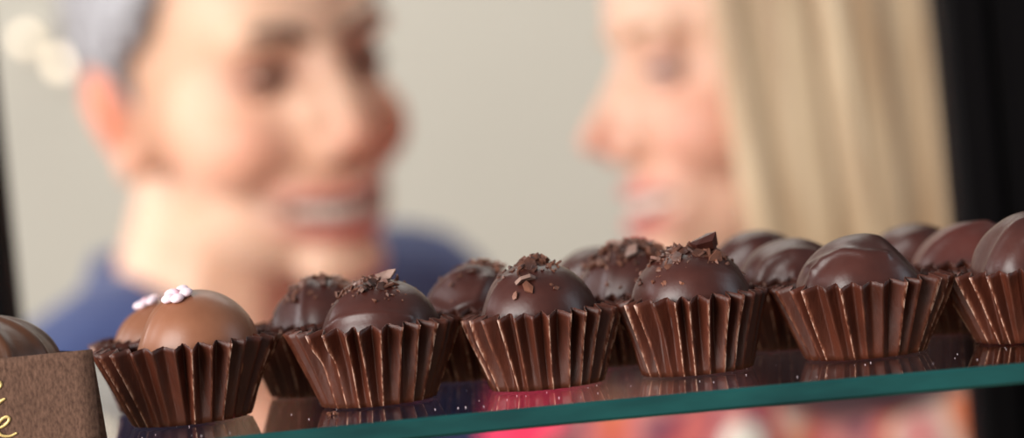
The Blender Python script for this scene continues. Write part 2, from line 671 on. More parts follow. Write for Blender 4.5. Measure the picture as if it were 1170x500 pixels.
add_shavings(t, 0.0154, 0.0142, 14, 44, 340, 0.0020, -50, 80, 30, 'flake', 1.1)
loc, n = surf(0.0154, 0.0142, 55, 72, 0.0014)
rng = random.Random(8)
v, f = flake_shape(rng, 0.0046, 0.0034)
mesh('large_chip', [Euler((0.5, -0.35, 0.3)).to_matrix() @ Vector(p) + loc for p in v], f, M['dark'], t, smooth=False)['label'] = 'large jagged chip'
t = truffle(984, 0, 0.0163, 0.0138, 25, 'plain dark chocolate truffle with a folded ridge across the top and a straight right slope', 'dark',
            [([(-62, 30), (-48, 46), (-30, 52), (0, 46), (25, 42)], 0.055, 0.085), ([(-62, 30), (-66, 5), (-68, -15)], 0.035, 0.09),
             ([(-78, 34), (-60, 44)], 0.06, 0.13), ([(-30, 76), (60, 80)], 0.04, 0.40)], [(80, 36, 0.86), (-62, 38, 0.93), (-50, 8, 0.97), (10, 12, 0.97)], 0.015, 325)
t = truffle(1180, 0, 0.0156, 0.0147, 26, 'glossy plum-brown truffle cut by the right edge of the photo, nearest the black post', 'dark',
            [([(-60, -5), (-52, 30), (-30, 58), (20, 62)], 0.05, 0.1), ([(-10, 40), (10, 50), (40, 52)], 0.03, 0.12)], [(-70, 30, 0.9), (0, 15, 0.93)], 0.03, 310)
t = truffle(-14, 0, 0.0172, 0.0140, 27, 'brown truffle with raised curved stripes, behind the lettered card at the left edge', 'brown',
            [([(-20, 88), (20, 60), (30, 25), (32, -10)], 0.06, 0.08), ([(40, 88), (62, 60), (66, 25), (68, -10)], 0.06, 0.08),
             ([(90, 85), (100, 50), (104, 10)], 0.06, 0.08), ([(-60, 80), (-30, 45), (-10, 15), (-6, -10)], 0.06, 0.08)], (), 0.01, 400)

# second row --------------------------------------------------------------
B = [(194, 'brown paper cup peeping out behind the front milk chocolate, beside the card'),
     (366, 'brown paper cup behind the truffle with the pale upright flake'),
     (546, 'brown paper cup behind the coarse-flaked truffle, to its left'),
     (722, 'brown paper cup half hidden behind the truffle with the big jagged chip'),
     (908, 'brown paper cup in shadow behind the plain ridged truffle, to its left'),
     (1100, 'brown paper cup in the gap right of the wide cup, one row back')]
for k, (px, lab) in enumerate(B):
    cup(px, 1, 0.0184, 0.0134, 0.0186, 31 + k, lab, 0.2 * k, 430 - 0.097 * (px - 215))
t = truffle(192, 1, 0.0146, 0.0134, 41, 'blurred milk chocolate truffle with a pink flower, behind the sharp flowered one', 'milk',
            [([(-30, 80), (-50, 40), (-56, 0)], 0.03, 0.08)], (), 0.02, 385)
add_flower(t, 0.0146, 0.0134, -60, 70, 0.0034)
t = truffle(372, 1, 0.0148, 0.0141, 42, 'blurred dark truffle with shavings, behind the one with the pale upright flake', 'dark',
            [([(-20, 10), (-24, 40), (-30, 70)], 0.05, 0.08), ([(-60, 5), (-62, 40)], 0.04, 0.1)], [(-40, 30, 0.94)], 0.03, 370)
add_shavings(t, 0.0148, 0.0141, 17, 16, 110, 0.0022, -10, 84, 44)
t = truffle(546, 1, 0.0150, 0.0139, 43, 'blurred dark truffle with a swirled fold, behind the coarse-flaked one', 'dark',
            [([(-60, 20), (-30, 12), (0, 22), (20, 50)], 0.06, 0.1), ([(-40, 60), (0, 70)], 0.05, 0.14)], [(-45, 25, 0.93)], 0.03, 355)
add_shavings(t, 0.0150, 0.0141, 18, 8, 60, 0.0020, 40, 84, 26)
t = truffle(722, 1, 0.0152, 0.0147, 44, 'blurred dark truffle heaped with rough shavings, behind the one with the jagged chip', 'dark',
            [([(-30, 5), (-26, 40)], 0.04, 0.1)], [(-40, 20, 0.95)], 0.03, 335)
add_shavings(t, 0.0152, 0.0149, 19, 30, 260, 0.0023, 0, 82, 50, 'flake')
t = truffle(908, 1, 0.0150, 0.0135, 45, 'blurred dark truffle with two lumpy swirls, left behind the plain ridged one', 'dark',
            [([(-50, 0), (-40, 35), (-10, 50), (30, 44)], 0.08, 0.12), ([(-10, 0), (-6, 25)], 0.05, 0.1)], [(-20, 20, 0.92)], 0.04, 325)
t = truffle(1112, 1, 0.0166, 0.0133, 46, 'blurred red-brown truffle with a long smooth top, in front of the black post', 'dark_red',
            [([(-70, -5), (-60, 35), (-40, 60), (40, 70)], 0.06, 0.12)], [(-30, 30, 0.92)], 0.03, 310)

# third row ---------------------------------------------------------------
Cc = [(684, 0.0140, 'dark', 'most blurred dark truffle left of the shavings-heaped one, furthest row back',
       'brown paper cup in the furthest row, behind the shavings-heaped truffle'),
      (868, 0.0142, 'dark', 'most blurred dark truffle just left of the two-swirl one, furthest row back',
       'brown paper cup in the furthest row, behind the two-swirl truffle'),
      (1048, 0.0128, 'dark', 'most blurred greyish dark truffle peeping up right of the plain ridged one',
       'brown paper cup in the furthest row, behind the plain ridged truffle'),
      (1206, 0.0136, 'dark_red', 'most blurred red-brown truffle by the black post, behind the plum-brown one',
       'brown paper cup in the furthest row by the black post')]
for k, (px, hz, mt, la, lb) in enumerate(Cc):
    cup(px, 2, 0.0186, 0.0132, 0.0184, 51 + k, lb, 0.3 * k, 415 - 0.097 * (px - 215))
    truffle(px, 2, 0.0148, hz, 61 + k, la, mt, [([(-60, 10), (-30, 45), (20, 60)], 0.06, 0.12), ([(-20, 5), (10, 35)], 0.04, 0.1)], [(-30, 25, 0.93)], 0.035, 350 - 0.097 * (px - 585))

# ------------------------------------------------------------------ the glass shelf
FRONT = [(-300, 556), (0, 527), (150, 512), (330, 495), (465, 480), (600, 465.5), (730, 452), (860, 438.5), (1015, 426), (1170, 414), (1470, 392)]
TH = 0.0048
fr = [at_z(px, py, SHELF_Z) for px, py in FRONT]
_q = np.polyfit([p.x for p in fr], [p.y for p in fr], 2)          # the front edge is very slightly bowed
fr = [Vector((x, float(np.polyval(_q, x)), SHELF_Z)) for x in np.linspace(fr[0].x, fr[-1].x, 61)]
BACK_Y = 0.285
ch = 0.0007
V, F, FM = [], [], []
for p in fr:
    for y, z in ((p.y + ch, SHELF_Z), (p.y, SHELF_Z - ch), (p.y, SHELF_Z - TH + ch), (p.y + ch, SHELF_Z - TH), (BACK_Y, SHELF_Z - TH), (BACK_Y, SHELF_Z)):
        V.append((p.x, y, z))
for i in range(len(fr) - 1):
    for j in range(6):
        F.append((i * 6 + j, i * 6 + (j + 1) % 6, (i + 1) * 6 + (j + 1) % 6, (i + 1) * 6 + j))
        FM.append({5: 0, 3: 1}.get(j, 2))
F.append(tuple(range(6))[::-1])
F.append(tuple((len(fr) - 1) * 6 + j for j in range(6)))
FM += [2, 2]
sh = mesh('glass_shelf', V, F, None, None, False, None, [M['glass_top'], M['glass_under'], M['edge']], FM)
tag(sh, 'clear glass shelf with a green front edge carrying the truffles', 'glass shelf')
import bmesh
bm = bmesh.new()
bm.from_mesh(sh.data)
bmesh.ops.recalc_face_normals(bm, faces=bm.faces)
bm.to_mesh(sh.data)
bm.free()

# crumbs
rng = random.Random(3)
p = at_z(380, 474, SHELF_Z)
mb = MB()
for k in range(5):
    v, f = flake_shape(rng, 0.0007, 0.0006)
    mb.add(place(v, Vector((rng.uniform(-0.0008, 0.0008), rng.uniform(-0.0005, 0.0005), 0.0005)), Vector((0, 0, 1)), rng, 0.8), f)
o = mb.build('chocolate_crumb', M['flake'], None, False)
o.location = p
tag(o, 'small brown crumb on the glass at the foot of the scuffed paper cup', 'crumb')
mb = MB()
for k in range(60):
    px = rng.uniform(130, 1165)
    py = 487 - 0.0955 * (px - 330) + rng.uniform(-24, 3)
    q = at_z(px, py, SHELF_Z)
    s = rng.uniform(0.00006, 0.00018)
    v, f = flake_shape(rng, s, s * 1.2)
    mb.add(place(v, q + Vector((0, 0, s * 0.8)), Vector((0, 0, 1)), rng, 0.6), f)
o = mb.build('sugar_specks', M['sugar'], None, False)
o['kind'] = 'stuff'
tag(o, 'tiny white specks scattered along the front of the glass shelf', 'specks')

# ------------------------------------------------------------------ the lettered card
CY = -0.030
a = at_y(105, 399, CY)
b = at_y(114, 500, CY)
top = a.z
x1 = (a.x + b.x) / 2
x0 = x1 - 0.062
card = thing('name_card', 'folded brown card with gold handwriting standing on the left of the shelf', 'card', (x0, CY, SHELF_Z))
hh = top - SHELF_Z


def panel(y0, y1):
    """rectangular leaf from the top fold (y0) to the foot (y1), with slightly soft corners"""
    n = 14
    v, f = [], []
    for i in range(n + 1):
        t = i / n
        for j in range(n + 1):
            s = j / n
            bow = 0.0002 * math.sin(PI * s)
            v.append((0.062 * s, y0 + (y1 - y0) * (1 - t) + bow, hh * t))
    k = len(v)
    v += [(x, y + 0.00045, z) for x, y, z in v]
    g = lambda i, j: i * (n + 1) + j
    for i in range(n):
        for j in range(n):
            f.append((g(i, j), g(i, j + 1), g(i + 1, j + 1), g(i + 1, j)))
            f.append((k + g(i, j), k + g(i + 1, j), k + g(i + 1, j + 1), k + g(i, j + 1)))
    ring = [g(0, j) for j in range(n)] + [g(i, n) for i in range(n)] + [g(n, j) for j in range(n, 0, -1)] + [g(i, 0) for i in range(n, 0, -1)]
    for q in range(len(ring)):
        c, d = ring[q], ring[(q + 1) % len(ring)]
        f.append((c, k + c, k + d, d))
    return v, f


MB().add(*panel(0, 0)).build('front_leaf', M['card'], card)
MB().add(*panel(0.0006, 0.009)).build('rear_leaf', M['card'], card)


def ink(pts):
    w = []
    for px, py in pts:
        q = at_y(px, py, CY - 0.00005)
        w.append(Vector((q.x - x0, -0.00005, q.z - SHELF_Z)))
    out = []                                   # Catmull-Rom through the points
    for i in range(len(w) - 1):
        p0, p1, p2, p3 = w[max(i - 1, 0)], w[i], w[i + 1], w[min(i + 2, len(w) - 1)]
        for k in range(6):
            t = k / 6
            out.append(0.5 * ((2 * p1) + (p2 - p0) * t + (2 * p0 - 5 * p1 + 4 * p2 - p3) * t * t + (3 * p1 - p0 - 3 * p2 + p3) * t ** 3))
    out.append(w[-1])
    r = [0.00033 * (0.7 + 0.5 * math.sin(PI * i / (len(out) - 1))) for i in range(len(out))]
    mb = MB().tube(out, r, 8)
    mb.v = [(x, -0.00005 + (y + 0.00005) * 0.3, z) for x, y, z in mb.v]
    return mb


wr = MB()
for s in ([(-14, 449), (-7, 437), (-1, 436), (1, 440), (-2, 444)],
          [(-12, 466), (-4, 462), (1, 458), (6, 455)],
          [(-16, 492), (-6, 490), (3, 487), (9, 482), (10.5, 478), (8, 476), (3, 478), (-2, 484), (-3, 491), (2, 497), (9, 498), (14, 497), (19.5, 494)]):
    m_ = ink(s)
    wr.add(m_.v, m_.f)
wr.build('gold_lettering', M['gold'], card)

# ------------------------------------------------------------------ the display case frame and its glass
CASE_Y = 0.30
rp = at_y(1100, 250, CASE_Y)
lp = at_y(-2, 250, CASE_Y)
case = thing('display_case', 'black framed display case with upright posts beyond the glass shelf', 'display case', (0, CASE_Y, 0))


def rel(lo, hi):
    return (lo[0], lo[1] - CASE_Y, lo[2]), (hi[0], hi[1] - CASE_Y, hi[2])


def part(name, lo, hi, mat, bev=0.003):
    return MB().box(*rel(lo, hi), bev).build(name, mat, case, smooth=False)


XR, XL = rp.x, lp.x
part('post', (XR, CASE_Y, 0.0), (XR + 0.016, CASE_Y + 0.03, 2.05), M['black'])
part('side_panel', (XR + 0.0175, CASE_Y + 0.006, 0.0), (XR + 0.16, CASE_Y + 0.03, 2.05), M['black'])
part('post', (XL - 0.10, CASE_Y, 0.0), (XL, CASE_Y + 0.03, 2.05), M['black'])
part('top_rail', (XL - 0.10, CASE_Y, 2.052), (XR + 0.16, CASE_Y + 0.03, 2.09), M['black'])
part('base_cabinet', (XL + 0.002, CASE_Y - 0.26, 0.0), (XR - 0.002, CASE_Y + 0.028, 0.95), M['black'], 0.006)
part('glass_pane', (XL + 0.0005, CASE_Y + 0.012, 0.952), (XR - 0.0005, CASE_Y + 0.016, 2.05), M['pane'], 0.0)
for sx in (XL - 0.012, XR + 0.002):
    part('shelf_bracket', (sx, BACK_Y - 0.20, SHELF_Z - TH - 0.014), (sx + 0.010, CASE_Y + 0.001, SHELF_Z - TH - 0.0005), M['black'], 0.001)

# ------------------------------------------------------------------ room
WALL_Y = 2.45
o = MB().box((-4, WALL_Y, 0), (4, WALL_Y + 0.1, 3.0)).build('wall_back', M['wall'], None, False)
o['kind'] = 'structure'
o['label'] = 'plain beige painted wall far behind the couple'
o = MB().box((-4, -3.5, -0.1), (4, WALL_Y + 0.1, 0)).build('floor', M['floor'], None, False)
o['kind'] = 'structure'


def wall_lamp(px, py, label, k=1.0):
    c = at_y(px, py, WALL_Y - 0.075)
    t = thing('wall_lamp', label, 'lamp', (c.x, WALL_Y, c.z), 0, 'small lamps on the beige wall')
    rx = Matrix.Rotation(PI / 2, 4, 'X')
    MB().lathe([(0, 0), (0.02, 0), (0.02, 0.008), (0.006, 0.012), (0.006, 0.045), (0.0, 0.045)], 24, (0, 0, 0), rx).build('wall_mount', M['cream'], t)
    MB().lathe([(0, 0.040), (0.008, 0.042), (0.013, 0.055), (0.014, 0.062), (0.012, 0.062), (0.0, 0.05)], 24, (0, 0, 0), rx).build('lamp_holder', M['cream'], t)
    MB().lathe([(0.0095 * k * math.sin(q), 0.068 + 0.0095 * k * -math.cos(q)) for q in np.linspace(0.001, PI - 0.001, 12)], 20, (0, 0, 0), rx).build('bulb', M['bulb'], t)


wall_lamp(28, 44, 'small round glowing wall lamp, the dimmer one further from the grey-haired man', 0.8)
wall_lamp(68, 71, 'small round glowing wall lamp, the brighter one beside the grey hair', 1.0)


# ------------------------------------------------------------------ people
_ICO = {}


def ico(sub):
    if sub not in _ICO:
        bm = bmesh.new()
        bmesh.ops.create_icosphere(bm, subdivisions=sub, radius=1)
        bm.verts.index_update()
        _ICO[sub] = (np.array([v.co[:] for v in bm.verts]), np.array([[v.index for v in f.verts] for f in bm.faces]))
        bm.free()
    return _ICO[sub]


class Blob:
    """union of balls, ellipsoids and tapered limbs, fused to one smooth skin"""
    def __init__(s):
        s.v, s.f, s.k = [], [], 0

    def ell(s, c, r, mat=None, rot=None, sub=3):
        v, f = ico(sub)
        p = v * np.array(r)
        if rot is not None:
            p = p @ np.array(Euler(rot).to_matrix()).T
        p = p + np.array(c)
        if mat is not None:
            mm = np.array(mat)
            p = p @ mm[:3, :3].T + mm[:3, 3]
        s.v.append(p)
        s.f.append(f + s.k)
        s.k += len(p)

    def limb(s, pts, rad, mat=None):
        pts = [np.array(p, float) for p in pts]
        for i in range(len(pts) - 1):
            L = np.linalg.norm(pts[i + 1] - pts[i])
            n = max(2, int(L / (min(rad[i], rad[i + 1]) * 0.4)) + 1)
            for k in range(n + 1):
                t = k / n
                r = rad[i] * (1 - t) + rad[i + 1] * t
                s.ell(pts[i] * (1 - t) + pts[i + 1] * t, (r, r, r), mat, None, 2)

    def fuse(s, voxel, smooth):
        me = bpy.data.meshes.new('tmp')
        v = np.concatenate(s.v)
        f = np.concatenate(s.f)
        me.from_pydata(v.tolist(), [], f.tolist())
        o = bpy.data.objects.new('tmp', me)
        COL.objects.link(o)
        r = o.modifiers.new('r', 'REMESH')
        r.mode, r.voxel_size = 'VOXEL', voxel
        if smooth:
            sm = o.modifiers.new('s', 'SMOOTH')
            sm.factor, sm.iterations = 0.5, smooth
        dg = bpy.context.evaluated_depsgraph_get()
        ev = bpy.data.meshes.new_from_object(o.evaluated_get(dg))
        co = np.empty(len(ev.vertices) * 3)
        ev.vertices.foreach_get('co', co)
        fs = [tuple(p.vertices) for p in ev.polygons]
        bpy.data.objects.remove(o)
        bpy.data.meshes.remove(me)
        bpy.data.meshes.remove(ev)
        return co.reshape(-1, 3), fs


def gauss(L, c, s):
    d = (L - np.array(c)) / np.array(s)
    return np.exp(-(d ** 2).sum(axis=1))


def rz2(yaw):
    return Matrix.Rotation(yaw, 3, 'Z')


def make_person(label, H, HR, J, female, tone, cheek, lip, stubble):
    """H head centre (between the ears at eye height), HR head rotation, J joints (world)."""
    base = Vector((H.x, H.y, 0.0))
    root = thing('person', label, 'person', base)
    HM = Matrix.Translation(H) @ HR.to_4x4()
    sc = 0.95 if female else 1.06
    HM = HM @ Matrix.Scale(sc, 4)
    b = Blob()
    e = lambda c, r, rot=None: b.ell(c, r, HM, rot)
    e((0, 0.012, 0.035), (0.076, 0.096, 0.088))
    e((0, -0.020, 0.030), (0.066, 0.070, 0.066))
    if female:
        e((0, -0.028, 0.034), (0.060, 0.070, 0.056))
    e((0, -0.028, -0.020), (0.064, 0.064, 0.085))
    jw = 0.047 if female else 0.055
    e((0, -0.036, -0.072), (jw, 0.050, 0.046))
    e((0, -0.076, -0.106), (0.022 if female else 0.027, 0.020, 0.018))
    for s in (-1, 1):
        e((s * 0.027, -0.076, 0.022), (0.026, 0.014 if not female else 0.011, 0.012))
        e((s * 0.036, -0.050, -0.036), (0.030, 0.036, 0.030))
        e((s * 0.011, -0.096, -0.043), (0.0095, 0.012, 0.009))
        e((s * 0.012, -0.082, -0.024), (0.013, 0.018, 0.024))
        # ear: shell and lobe
        e((s * 0.078, 0.016, -0.010), (0.008, 0.019, 0.029), (0.2, 0, s * 0.45))
        e((s * 0.078, 0.006, -0.040), (0.007, 0.010, 0.012))
        e((s * 0.063, 0.010, -0.014), (0.019, 0.021, 0.036))
        b.limb([(s * 0.076, -0.002, 0.008), (s * 0.081, 0.008, 0.019), (s * 0.084, 0.024, 0.014), (s * 0.084, 0.031, -0.005), (s * 0.079, 0.020, -0.028)], [0.005] * 5, HM)
    k = 1.0 if not female else 0.9
    b.limb([(0, -0.086, 0.012), (0, -0.098, -0.012), (0, -0.115 if female else -0.108, -0.036)], [0.0085 * k, 0.0095 * k, 0.0095 * k], HM)
    e((0, -0.068, -0.074), (0.040, 0.027, 0.027))
    for q in np.linspace(-1, 1, 9):
        yy = -0.0955 + 0.020 * q * q
        zz = 0.006 * q * q
        e((q * 0.029, yy, -0.0675 + zz), (0.007, 0.007, 0.0052 - 0.002 * q * q))
        e((q * 0.028, yy + 0.001, -0.0880 + zz * 1.9), (0.007, 0.008, 0.0062 - 0.003 * q * q))
    # neck, torso, limbs (world space)
    nr = 0.047 if female else 0.058
    np0 = HM @ Vector((0, 0.028, -0.055))
    b.limb([np0, J['neck']], [nr, nr * 1.05])
    b.limb([J['neck'], J['chest']], [nr * 1.1, nr * 1.5])
    sx = (J['sl'] - J['sr']).normalized()
    for q in (-1, 1):
        off = sx * (0.065 if female else 0.078) * q
        b.limb([J['chest'] + off, J['waist'] + off * 0.75, J['pelvis'] + off * 0.85], [0.098 if female else 0.112, 0.082 if female else 0.100, 0.105])
    limbs = {}
    for s in ('l', 'r'):
        ar = 0.042 if female else 0.050
        b.limb([J['neck'] + (J['s' + s] - J['neck']) * 0.25 - Vector((0, 0, 0.01)), J['s' + s]], [nr, ar * 1.1])
        b.limb([J['s' + s], J['e' + s], J['w' + s]], [ar * 1.1, ar * 0.85, ar * 0.55])
        w = J['w' + s]
        d = (w - J['e' + s]).normalized()
        side = d.cross(Vector((0, 0, 1)) if abs(d.z) < 0.8 else sx).normalized()
        pn = d.cross(side)
        b.limb([w, w + d * 0.05], [0.022, 0.028])
        for q in (-1.5, -0.5, 0.5, 1.5):
            ln = 0.072 - 0.008 * abs(q - 0.5)
            k0 = w + d * 0.08 + side * q * 0.017
            b.limb([w + d * 0.03 + side * q * 0.012, k0, k0 + d * ln * 0.5 + pn * 0.008, k0 + d * ln * 0.9 + pn * 0.024], [0.012, 0.0088, 0.0080, 0.0070])
        b.limb([w + d * 0.02 - side * 0.02, w + d * 0.055 - side * 0.042 + pn * 0.012, w + d * 0.085 - side * 0.048 + pn * 0.025], [0.013, 0.0105, 0.008])
        b.limb([J['h' + s], J['k' + s], J['a' + s]], [0.092, 0.058, 0.040])
        b.limb([J['a' + s] - Vector((0, 0, 0.03)), J['a' + s] + J['toe'] * 0.13 - Vector((0, 0, 0.055))], [0.036, 0.028])
    mw = 1.0 if female else 1.22
    v, f = b.fuse(0.0034, 9)
    # face modelling in the head's own frame
    inv = np.array(HM.inverted())
    L = v @ inv[:3, :3].T + inv[:3, 3]
    head = (L[:, 2] > -0.14) & (np.abs(L[:, 0]) < 0.1) & (L[:, 1] < 0.0)
    D = np.zeros_like(L)
    for s in (-1, 1):
        D[:, 1] += 0.011 * gauss(L, (s * 0.032, -0.083, 0.000), (0.017, 0.03, 0.0095))
        D[:, 1] += 0.004 * gauss(L, (s * 0.040, -0.09, -0.062), (0.008, 0.04, 0.016))      # smile fold
        D[:, 1] += 0.005 * gauss(L, (s * 0.030, -0.09, -0.076), (0.007, 0.03, 0.006))
    mz = -0.0772 + 5.0 * L[:, 0] ** 2
    D[:, 1] += 0.013 * np.exp(-((L[:, 2] - mz) / 0.0045) ** 2) * np.exp(-(L[:, 0] / (0.027 * mw)) ** 4)   # open smile
    D[:, 1] += 0.004 * gauss(L, (0, -0.09, -0.097), (0.02, 0.03, 0.006))
    L2 = L + D * head[:, None]
    hm = np.array(HM)
    v = L2 @ hm[:3, :3].T + hm[:3, 3]
    # complexion, plus brow shade painted into the eye sockets
    C = np.tile(np.array(tone[:3]), (len(v), 1))

    def blend(c, w):
        nonlocal C
        w = np.clip(w, 0, 1)[:, None]
        C = C * (1 - w) + np.array(c[:3]) * w
    for s in (-1, 1):
        blend(cheek, 0.75 * gauss(L, (s * 0.048, -0.06, -0.035), (0.026, 0.05, 0.026)))
        blend(srgb(222, 108, 78), 0.9 * gauss(L, (s * 0.086, 0.012, -0.006), (0.011, 0.022, 0.034)))
        blend([c * 0.62 for c in cheek[:3]], (0.45 if female else 0.85) * gauss(L, (s * 0.033, -0.083, 0.003), (0.019 if female else 0.027, 0.03, 0.012)))  # eye sockets toned darker, standing in for the brow's shadow
    blend(cheek, 0.7 * gauss(L, (0, -0.113, -0.038), (0.017, 0.03, 0.016)))
    if stubble:
        blend(stubble, 0.42 * gauss(L, (0, -0.06, -0.095), (0.075, 0.07, 0.038)))
    mz = -0.0772 + 5.0 * L[:, 0] ** 2
    fx = np.exp(-(L[:, 0] / (0.030 * mw)) ** 4) * (L[:, 1] < -0.05)
    lw = (np.exp(-((L[:, 2] - mz - 0.0095) / 0.0050) ** 2) + np.exp(-((L[:, 2] - mz + 0.0105) / 0.0062) ** 2)) * fx
    blend(lip, lw * 1.2)
    blend(srgb(70, 24, 24), 1.3 * np.exp(-((L[:, 2] - mz) / (0.0042 * mw)) ** 2) * np.exp(-(L[:, 0] / (0.032 * mw)) ** 4) * (L[:, 1] < -0.05))
    C = np.concatenate([C, np.ones((len(C), 1))], axis=1)
    bl = np.array(base)
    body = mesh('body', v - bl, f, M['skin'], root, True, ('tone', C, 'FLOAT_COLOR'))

    def local(name, mb, mat, parent=root):
        w = [HM @ Vector(p) - base for p in mb.v]
        return mesh(name, w, mb.f, mat, parent)
    # eyes
    for s in (-1, 1):
        c = Vector((s * 0.032, -0.0708, 0.0))
        o = local('eye', MB().lathe([(0.0125 * math.sin(q), 0.0125 * math.cos(q)) for q in np.linspace(0.0, PI, 14)], 24, c, Matrix.Rotation(PI / 2, 4, 'X')), M['teeth'])
        local('iris', MB().lathe([(0.0062 * math.sin(q) / math.sin(1.0) * 0.98, 0.0128 * math.cos(q * 0.5)) for q in np.linspace(0.0, 1.0, 6)], 20, c, Matrix.Rotation(PI / 2, 4, 'X')), M['iris_b' if female else 'iris_d'], o)
        for up in (1, -1):
            mb = MB()
            n1, n2 = 18, 8
            vs, fs = [], []
            for i in range(n1 + 1):
                a = -1.6 + 3.2 * i / n1
                for j in range(n2 + 1):
                    lo = (0.20 if up > 0 else 0.24) * math.cos(min(1.57, abs(a) * 1.45)) - 0.02
                    el = lo + (1.25 - lo) * j / n2
                    r = 0.0138
                    vs.append(Vector((r * math.sin(a) * math.cos(el), -r * math.cos(a) * math.cos(el), up * r * math.sin(el))) + c)
            for i in range(n1):
                for j in range(n2):
                    q = i * (n2 + 1) + j
                    fs.append((q, q + 1, q + n2 + 2, q + n2 + 1))
            mb.add(vs, fs)
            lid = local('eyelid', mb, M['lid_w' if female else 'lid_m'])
            so = lid.modifiers.new('t', 'SOLIDIFY')
            so.thickness = 0.001
            if up > 0:      # lash line
                pts = [Vector((0.0142 * math.sin(a) * math.cos(0.16 * math.cos(a * 1.2)), -0.0142 * math.cos(a), 0.0142 * math.sin(0.16 * math.cos(a * 1.2)))) + c for a in np.linspace(-1.2, 1.2, 14)]
                local('eyelashes', MB().tube(pts, 0.0019 if female else 0.0014, 6), M['iris_p'])
        br = [(s * 0.012, -0.0895, 0.019), (s * 0.024, -0.0915, 0.0245), (s * 0.038, -0.0865, 0.026), (s * 0.050, -0.0765, 0.021)]
        hr = 1.0 if not female else 0.75
        mb = MB().tube(br, [0.0032 * hr, 0.0039 * hr, 0.0035 * hr, 0.0018 * hr], 8)
        local('eyebrow', mb, M['fair_brow' if female else 'brow'])
    mb = MB()
    for i in range(-5, 6):
        a = i * 0.17
        cx, cy = 0.034 * math.sin(a), (-0.0605 if female else -0.0565) - 0.0335 * math.cos(a)
        w, hgt = 0.0027, (0.0068 if abs(i) < 3 else 0.0056)
        p = [(u * w, 0, q) for u, q in ((-1, 0.003), (1, 0.003), (1, -hgt + 0.001), (0.7, -hgt), (-0.7, -hgt), (-1, -hgt + 0.001))]
        R = Matrix.Rotation(a, 3, 'Z')
        zt = -0.0735 + 5.0 * cx * cx
        fr_ = [R @ Vector(x) + Vector((cx, cy, zt)) for x in p]
        bk = [R @ (Vector(x) + Vector((0, 0.003, 0))) + Vector((cx, cy, zt)) for x in p]
        fs = [tuple(range(6)), tuple(range(11, 5, -1))] + [(j, 6 + j, 6 + (j + 1) % 6, (j + 1) % 6) for j in range(6)]
        mb.add(fr_ + bk, fs)
    local('teeth', mb, M['teeth'])
    return root, HM, base, nr


M['iris_b'] = plain('blue_iris', srgb(74, 96, 120), 0.15)
M['iris_d'] = plain('brown_iris', srgb(52, 36, 28), 0.15)
M['iris_p'] = plain('lash_line', srgb(50, 36, 32), 0.5)
M['lid_m'] = plain('brow_shaded_lid', srgb(160, 108, 86), 0.5)  # darker than his skin: the brow's shade is in this colour
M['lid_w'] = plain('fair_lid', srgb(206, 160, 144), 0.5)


def garment(name, base, root, parts, mat, voxel=0.006, smooth=8, wrinkle=0.0):
    b = Blob()
    for kind, a, r in parts:
        if kind == 'limb':
            b.limb(a, r)
        else:
            b.ell(a, r)
    v, f = b.fuse(voxel, smooth)
    if wrinkle:
        rg = np.random.default_rng(7)
        w = np.zeros(len(v))
        for _ in range(6):
            d = rg.normal(size=3) * 55
            w += np.sin(v @ d + rg.uniform(0, 6)) / 6
        c = v.mean(axis=0)
        n = v - c
        n[:, 2] = 0
        n /= np.maximum(np.linalg.norm(n, axis=1), 1e-4)[:, None]
        v = v + n * (w * wrinkle)[:, None]
    return mesh(name, v - np.array(base), f, mat, root)


def head_rot(yaw, pitch, roll):
    """yaw: turn to the right of the photo; pitch > 0 chin down; roll > 0 tips the crown to the left of the photo (about the view axis)."""
    return (Matrix.Rotation(math.radians(-roll), 3, 'Y') @ Matrix.Rotation(math.radians(yaw), 3, 'Z') @ Matrix.Rotation(math.radians(pitch), 3, 'X'))


def pose(H, HR, yaw, lean, sh, zl, zr, wide, fem):
    """joints of a person standing behind the case, the trunk leaning forward by `lean` metres at the head"""
    F = Vector((math.sin(math.radians(yaw)), -math.cos(math.radians(yaw)), 0))      # facing
    Lf = Vector((math.cos(math.radians(yaw)), math.sin(math.radians(yaw)), 0))      # the person's own left
    J = {}
    J['neck'] = H - F * lean * 0.55 + Vector((0, 0, -0.165 + sh))
    J['chest'] = H - F * lean * 0.9 + Vector((0, 0, -0.33))
    J['waist'] = H - F * lean * 1.6 + Vector((0, 0, -0.55))
    J['pelvis'] = H - F * lean * 1.9 + Vector((0, 0, -0.72))
    sc_ = H - F * lean * 0.75
    J['sl'] = sc_ + Lf * wide + Vector((0, 0, zl))
    J['sr'] = sc_ - Lf * wide + Vector((0, 0, zr))
    for s, q in (('l', 1), ('r', -1)):
        J['e' + s] = J['s' + s] + Lf * q * 0.05 + F * 0.0 + Vector((0, 0, -0.28))
        J['w' + s] = J['e' + s] + Lf * q * -0.01 + F * 0.06 + Vector((0, 0, -0.24))
        J['h' + s] = J['pelvis'] + Lf * q * 0.085 + Vector((0, 0, -0.05))
        J['a' + s] = Vector((J['h' + s].x, J['h' + s].y, 0.085)) + Lf * q * 0.02
        J['k' + s] = (J['h' + s] + J['a' + s]) / 2 + F * 0.04
    J['toe'] = F
    J['F'], J['L'] = F, Lf
    return J


